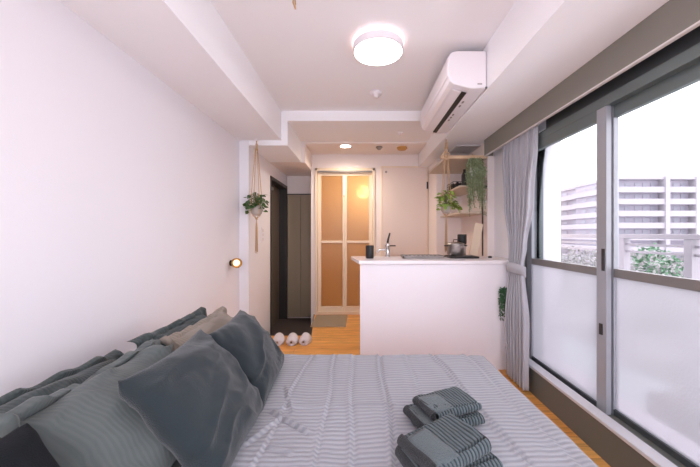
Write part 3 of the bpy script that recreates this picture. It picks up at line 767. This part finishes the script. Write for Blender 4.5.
# macrame hung pots
def hanging_plant(x, y, ztop, zpot, ztail, lab, leafm, seed, spread, n, ring=None, trail=False, pr=.052, ph=.085):
    t = thing('hanging_plant', lab, 'plant', (x, y, zpot))
    rnd = random.Random(seed)
    pot_mesh(pr, ph, t, 'pot')
    mb = MB()
    for k in range(4):
        a = PI/4+k*PI/2; c_, s_ = math.cos(a), math.sin(a)
        mb.tube([(0, 0, -.03), (pr*.6*c_, pr*.6*s_, -.004), ((pr+.004)*c_, (pr+.004)*s_, ph*.55), ((pr+.002)*c_, (pr+.002)*s_, ph+.02), (.012*c_, .012*s_, ztop-zpot-.10), (0, 0, ztop-zpot-.06)], .0035, 6)
    mb.tube([(0, 0, ztop-zpot-.11), (0, 0, ztop-zpot-.05)], .011, 8); mb.tube([(0, 0, ztop-zpot-.06), (0, 0, ztop-zpot-.02)], .006, 6)
    mb.tube([(0, 0, -.04), (0, 0, -.02)], .012, 8)
    for k in range(7):
        a = k*.9; mb.tube([(0, 0, -.03), (.008*math.cos(a), .008*math.sin(a), -.12), (.012*math.cos(a), .012*math.sin(a), ztail-zpot+.02*math.sin(k*3))], .0028, 5)
    mb.build('macrame_hanger', 'rope', t, smooth=True)
    mb = MB(); mb.cyl((0, 0, ztop-zpot-.012), (0, 0, ztop-zpot-.001), .014, seg=14); mb.tube([(0, 0, ztop-zpot-.01), (.012, 0, ztop-zpot-.02), (0, 0, ztop-zpot-.032)], .0025, 6)
    mb.build('ceiling_hook', 'white', t)
    if ring:
        mb = MB(); mb.tube([(.035*math.cos(a_*PI/12), 0, ring-zpot+.035*math.sin(a_*PI/12)) for a_ in range(25)], .006, 8); mb.build('wooden_ring', 'wood_l', t, smooth=True)
    mb = MB(); st = MB()
    for k in range(n):
        a = rnd.random()*2*PI; r = spread*rnd.uniform(.25, 1); zz = ph+rnd.uniform(-.02, .12)-(.04 if r > spread*.8 else 0)
        if trail and rnd.random() < .25: a = rnd.gauss(0, .35); r = spread*rnd.uniform(.9, 1.5); zz = ph-rnd.random()*.05
        p = Vector((r*math.cos(a), r*math.sin(a), zz))
        st.tube([(0, 0, ph*.8), (p.x*.5, p.y*.5, max(zz, ph)+.015), p], .0016, 4)
        mb.leaf(p, (math.cos(a), math.sin(a), rnd.gauss(-.2, .5)), (rnd.gauss(0, .5), rnd.gauss(0, .5), 1), rnd.uniform(.04, .062), rnd.uniform(.032, .046))
    mb.build('foliage', leafm, t); st.build('stems', 'stem', t)
hanging_plant(-1.035, 3.15, ZB, 1.335, .97, 'green leafy plant in a macrame hanger by the left wall', 'leaf', 11, .085, 100, pr=.06, ph=.10)
hanging_plant(.848, 3.10, ZB, 1.355, .98, 'lime green leafy plant in a macrame hanger beside the shelves', 'leaf_y', 12, .07, 80, ring=1.92, trail=True)

# small fern hung on counter front
t = thing('wall_fern', 'small dark green drooping fern on the counter front by the curtain', 'plant', (1.205, 2.645, .66))
MB().lathe([(0, -.05), (.018, -.05), (.028, 0), (.026, 0), (0, -.005)]).build('pot', 'pot_w', t, smooth=True)
MB().box(-.02, .02, .010, .025, -.09, .02).build('wall_bracket', 'white', t)
mb = MB(); rnd = random.Random(21)
for k in range(46):
    a = rnd.uniform(0, 2*PI); o_r = rnd.uniform(.015, .045); ln = rnd.uniform(.06, .29); pts = []
    for q in range(9):
        u = q/8; p = Vector((o_r*math.cos(a)*min(1, u*2.5)-.008*u, -.022+o_r*.55*math.sin(a)*min(1, u*2.5), .02+.035*math.sin(min(1, u*2.5)*PI/2)-ln*u*u)); pts.append(p)
    for q in range(8):
        for w_ in range(3):
            mb.leaf(pts[q].lerp(pts[q+1], rnd.random()), (rnd.gauss(0, 1), rnd.gauss(-.1, .4), rnd.gauss(-.8, .5)), (0, 1, .2), .022, .008)
mb.build('foliage', 'leaf_d', t)

# ---------------------------------------------------------------- air conditioner
t = thing('air_conditioner', 'white wall mounted air conditioner near the ceiling', 'air conditioner', (.832, 2.07, 2.10))
prof = [(0, .01), (0, .255), (-.20, .255), (-.232, .245), (-.25, .215), (-.252, .10), (-.240, .055), (-.215, .035), (-.10, .008)]
MB().prism(prof, 0, .94, 'y').build('body', 'white', t, bevel=.008)
MB().prism([(-.253, .09), (-.256, .10), (-.254, .212), (-.247, .225), (-.247, .09)], .01, .93, 'y').build('front_panel', 'white', t)
MB().prism([(-.145, .014), (-.115, .007), (-.112, .003), (-.147, .010)], .06, .90, 'y').build('louver_slot', 'black', t)
MB().prism([(-.205, .030), (-.150, .013), (-.150, .009), (-.207, .025)], .06, .90, 'y').build('louver', 'white', t)
for k, y in enumerate((.20, .27, .44, .50, .56)): MB().box(-.092, -.080, y, y+.03, .0035, .0065).build('sticker', 'grey', t)
mb = MB(); mb.box(-.06, -.03, -.0015, .001, .032, .04); mb.build('end_mark', 'grey', t)
MB().cyl((-.004, -.004, .012), (-.004, .004, .012), .006).build('screw_cap', 'black', t)

# ceiling fittings
t = thing('ceiling_light', 'round glowing flush white ceiling light above the bed', 'ceiling light', (.118, 2.055, ZC))
MB().lathe([(0, 0), (.160, 0), (.164, -.004), (.164, -.062), (.158, -.068), (0, -.068)], seg=64).build('rim', 'white', t)
MB().lathe([(.150, -.0), (.166, -.001), (.168, -.012), (.166, -.022), (.160, -.023)], seg=64).build('added_glow_ring', 'added_glow', t, smooth=True)  # ring added behind the rim to throw a halo onto the ceiling
MB().lathe([(0, -.074), (.08, -.0735), (.140, -.072), (.155, -.068)], seg=64).build('diffuser', 'lamp', t, smooth=True)
o = MB().lathe([(0, 0), (.052, 0), (.055, -.01), (.05, -.022), (.03, -.026), (.028, -.045), (.018, -.052), (0, -.052)]).build('smoke_detector', 'white', None, smooth=True, loc=(.14, 2.78, ZC)); tag(o, 'white round smoke detector on the ceiling behind the round light', 'smoke detector')
o = MB().lathe([(0, 0), (.03, 0), (.03, -.008), (.01, -.012), (.01, -.03), (0, -.03)]).build('sprinkler_head', 'white', None, smooth=True, loc=(.46, 3.58, ZK)); tag(o, 'small pale ceiling fitting near the air conditioner', 'sprinkler')
t = thing('downlight', 'small bright recessed downlight near the bathroom door', 'downlight', (-.186, 4.06, 2.285))
MB().lathe([(0, 0), (.078, 0), (.078, -.006), (.066, -.006), (.064, -.002), (0, -.002)], seg=40).build('trim_ring', 'white', t)
MB().lathe([(0, -.007), (.062, -.004)], seg=40).build('lens', 'down', t)
o = MB().lathe([(0, 0), (.042, 0), (.045, -.012), (.034, -.02), (.02, -.038), (0, -.04)]).build('smoke_detector', 'grey', None, smooth=True, loc=(.25, 4.10, 2.285)); tag(o, 'small grey detector dome between downlight and amber dome', 'smoke detector')
o = MB().lathe([(0, 0), (.066, 0), (.068, -.02), (.05, -.036), (0, -.04)]).build('smoke_detector', 'amber_plastic', None, smooth=True, loc=(.55, 4.12, 2.285)); tag(o, 'yellowed amber detector dome on the ceiling above the plain door', 'smoke detector')
t = thing('ceiling_vent', 'grey slatted square ceiling vent by the curtain box', 'vent', (1.155, 3.52, ZB))
mb = MB(); mb.box(-.13, .13, -.165, -.15, -.012, 0); mb.box(-.13, .13, .15, .165, -.012, 0); mb.box(-.13, -.118, -.15, .15, -.012, 0); mb.box(.118, .13, -.15, .15, -.012, 0); mb.build('frame', 'vent', t)
mb = MB(); mb.box(-.118, .118, -.15, .15, -.003, -.001); mb.build('backing', 'grey', t)
mb = MB()
for k in range(9): mb.box(-.108+k*.0255, -.096+k*.0255, -.15, .15, -.010, -.003)
mb.build('slats', 'vent', t)
t = thing('ceiling_strap', 'short pale strap hanging from a hook at the top photo edge', 'strap', (-.325, 1.575, ZC))
MB().lathe([(0, 0), (.012, 0), (.012, -.01), (.004, -.014), (.004, -.03), (0, -.03)], seg=16).build('hook', 'white', t, smooth=True)
MB().tube([(0, 0, -.02), (-.008, 0, -.05), (-.006, 0, -.09), (.002, 0, -.125)], [.004, .008, .008, .004], 8).build('strap', 'rope', t, smooth=True)
MB().tube([(.004, -.003, -.03), (.0, -.008, -.06), (.006, -.008, -.11)], [.002, .0025, .001], 6).build('cord', 'stem', t, smooth=True)

# wall lamp
t = thing('wall_spotlight', 'brass round spotlight glowing on the white left wall', 'wall lamp', (XL, 2.98, .875))
MB().cyl((0, 0, 0), (.012, 0, 0), .032, seg=24).build('wall_plate', 'black', t)
MB().tube([(.01, 0, -.01), (.035, .0, -.012), (.05, 0, 0)], .008, 8).build('arm', 'black', t, smooth=True)
t.scale = (.85, .85, .85)
aim = Vector((.6, -.8, -.05)).normalized(); q = aim.to_track_quat('Z', 'Y').to_matrix()
MB().lathe([(0, -.05), (.03, -.045), (.048, -.02), (.054, .01), (.054, .045), (.048, .045), (.045, .012), (0, .010)], (.065, -.01, .005), 32, q).build('shade', 'brass', t, smooth=True)
MB().lathe([(0, .030), (.036, .022), (.036, .012)], (.065, -.01, .005), 24, q).build('bulb', 'spot', t, smooth=True)
# switches
t = thing('light_switch', 'white switch plate on the wall beside the entrance', 'switch', (XL2, 3.64, 1.17))
mb = MB().box(0, .008, -.035, .035, -.11, .06); mb.build('plate', 'white', t, bevel=.003)
for z in (.02, -.03, -.08): MB().box(.008, .013, -.018, .018, z-.016, z+.016).build('rocker', 'pelmet_edge', t, bevel=.002)

# bath mat
o = MB().box(-.22, .22, -.28, .28, 0, .012).build('bath_mat', 'mat', None, bevel=.005, loc=(-.395, 4.16, 0)); tag(o, 'flat taupe mat on the wood floor before the bathroom door', 'mat')

# slippers
def slipper(lab, x, y, rz):
    t = thing('slipper', lab, 'slipper', (x, y, 0), rz, 'pale slippers by the entrance step')
    def outline(s=1.0):
        P = []
        for k in range(28):
            a = 2*PI*k/28; yy = math.sin(a); xx = math.cos(a)
            wv = .045+.008*yy
            P.append((xx*wv*s, yy*.125*s))
        return P
    MB().prism(outline(), 0, .016).build('sole', 'slip', t, bevel=.003)
    MB().prism(outline(.93), .016, .021).build('insole', 'slip_in', t)
    mb = MB(); rows = []
    for i in range(11):
        u = i/10; yy = .005+.118*u; ww = (.047+.006*u)*math.sqrt(max(.02, 1-(max(0, yy)/.125)**4)); hh = .055*math.cos(u*PI/2*.92)**.6+.012
        rows.append([mb.bm.verts.new((ww*math.cos(PI*k/12), yy-.03*math.sin(PI*k/12)*(1-u)*-.4, .012+hh*math.sin(PI*k/12))) for k in range(13)])
    for a, b in zip(rows, rows[1:]):
        for k in range(12): mb.bm.faces.new((a[k], a[k+1], b[k+1], b[k]))
    o = mb.build('upper', 'slip', t, smooth=True); so = o.modifiers.new('s', 'SOLIDIFY'); so.thickness = .006
    t.scale = (1.28, 1.12, 1.3); return t
slipper('pale slipper nearest the left wall, toe toward the entrance', -.86, 3.37, PI+.08)
slipper('pale slipper in the middle of the three by the entrance', -.715, 3.37, PI+.06)
slipper('pale slipper rightmost of the three by the entrance step', -.575, 3.38, PI-.05)

# ---------------------------------------------------------------- light, world, camera
W = bpy.data.worlds.new('World'); bpy.context.scene.world = W; W.use_nodes = True
bg = W.node_tree.nodes['Background']; bg.inputs[0].default_value = (*lin((243, 240, 250)), 1); bg.inputs[1].default_value = 1.8
light('downlight_beam', 'SPOT', (-.186, 4.06, 2.26), 20, (1, .86, .7), .05, (0, 0, 0))
cam = bpy.data.cameras.new('Camera'); co = bpy.data.objects.new('Camera', cam); C.objects.link(co)
co.location = (0, 0, H); co.rotation_euler = (PI/2, 0, 0)
cam.sensor_width = 36; cam.lens = 315/700*36; cam.shift_x = -10/700; cam.shift_y = .5/700; cam.clip_start = .02; cam.clip_end = 1000
sc = bpy.context.scene; sc.camera = co
sc.view_settings.view_transform = 'Standard'; sc.view_settings.look = 'None'; sc.view_settings.gamma = 1; sc.view_settings.exposure = 1.37
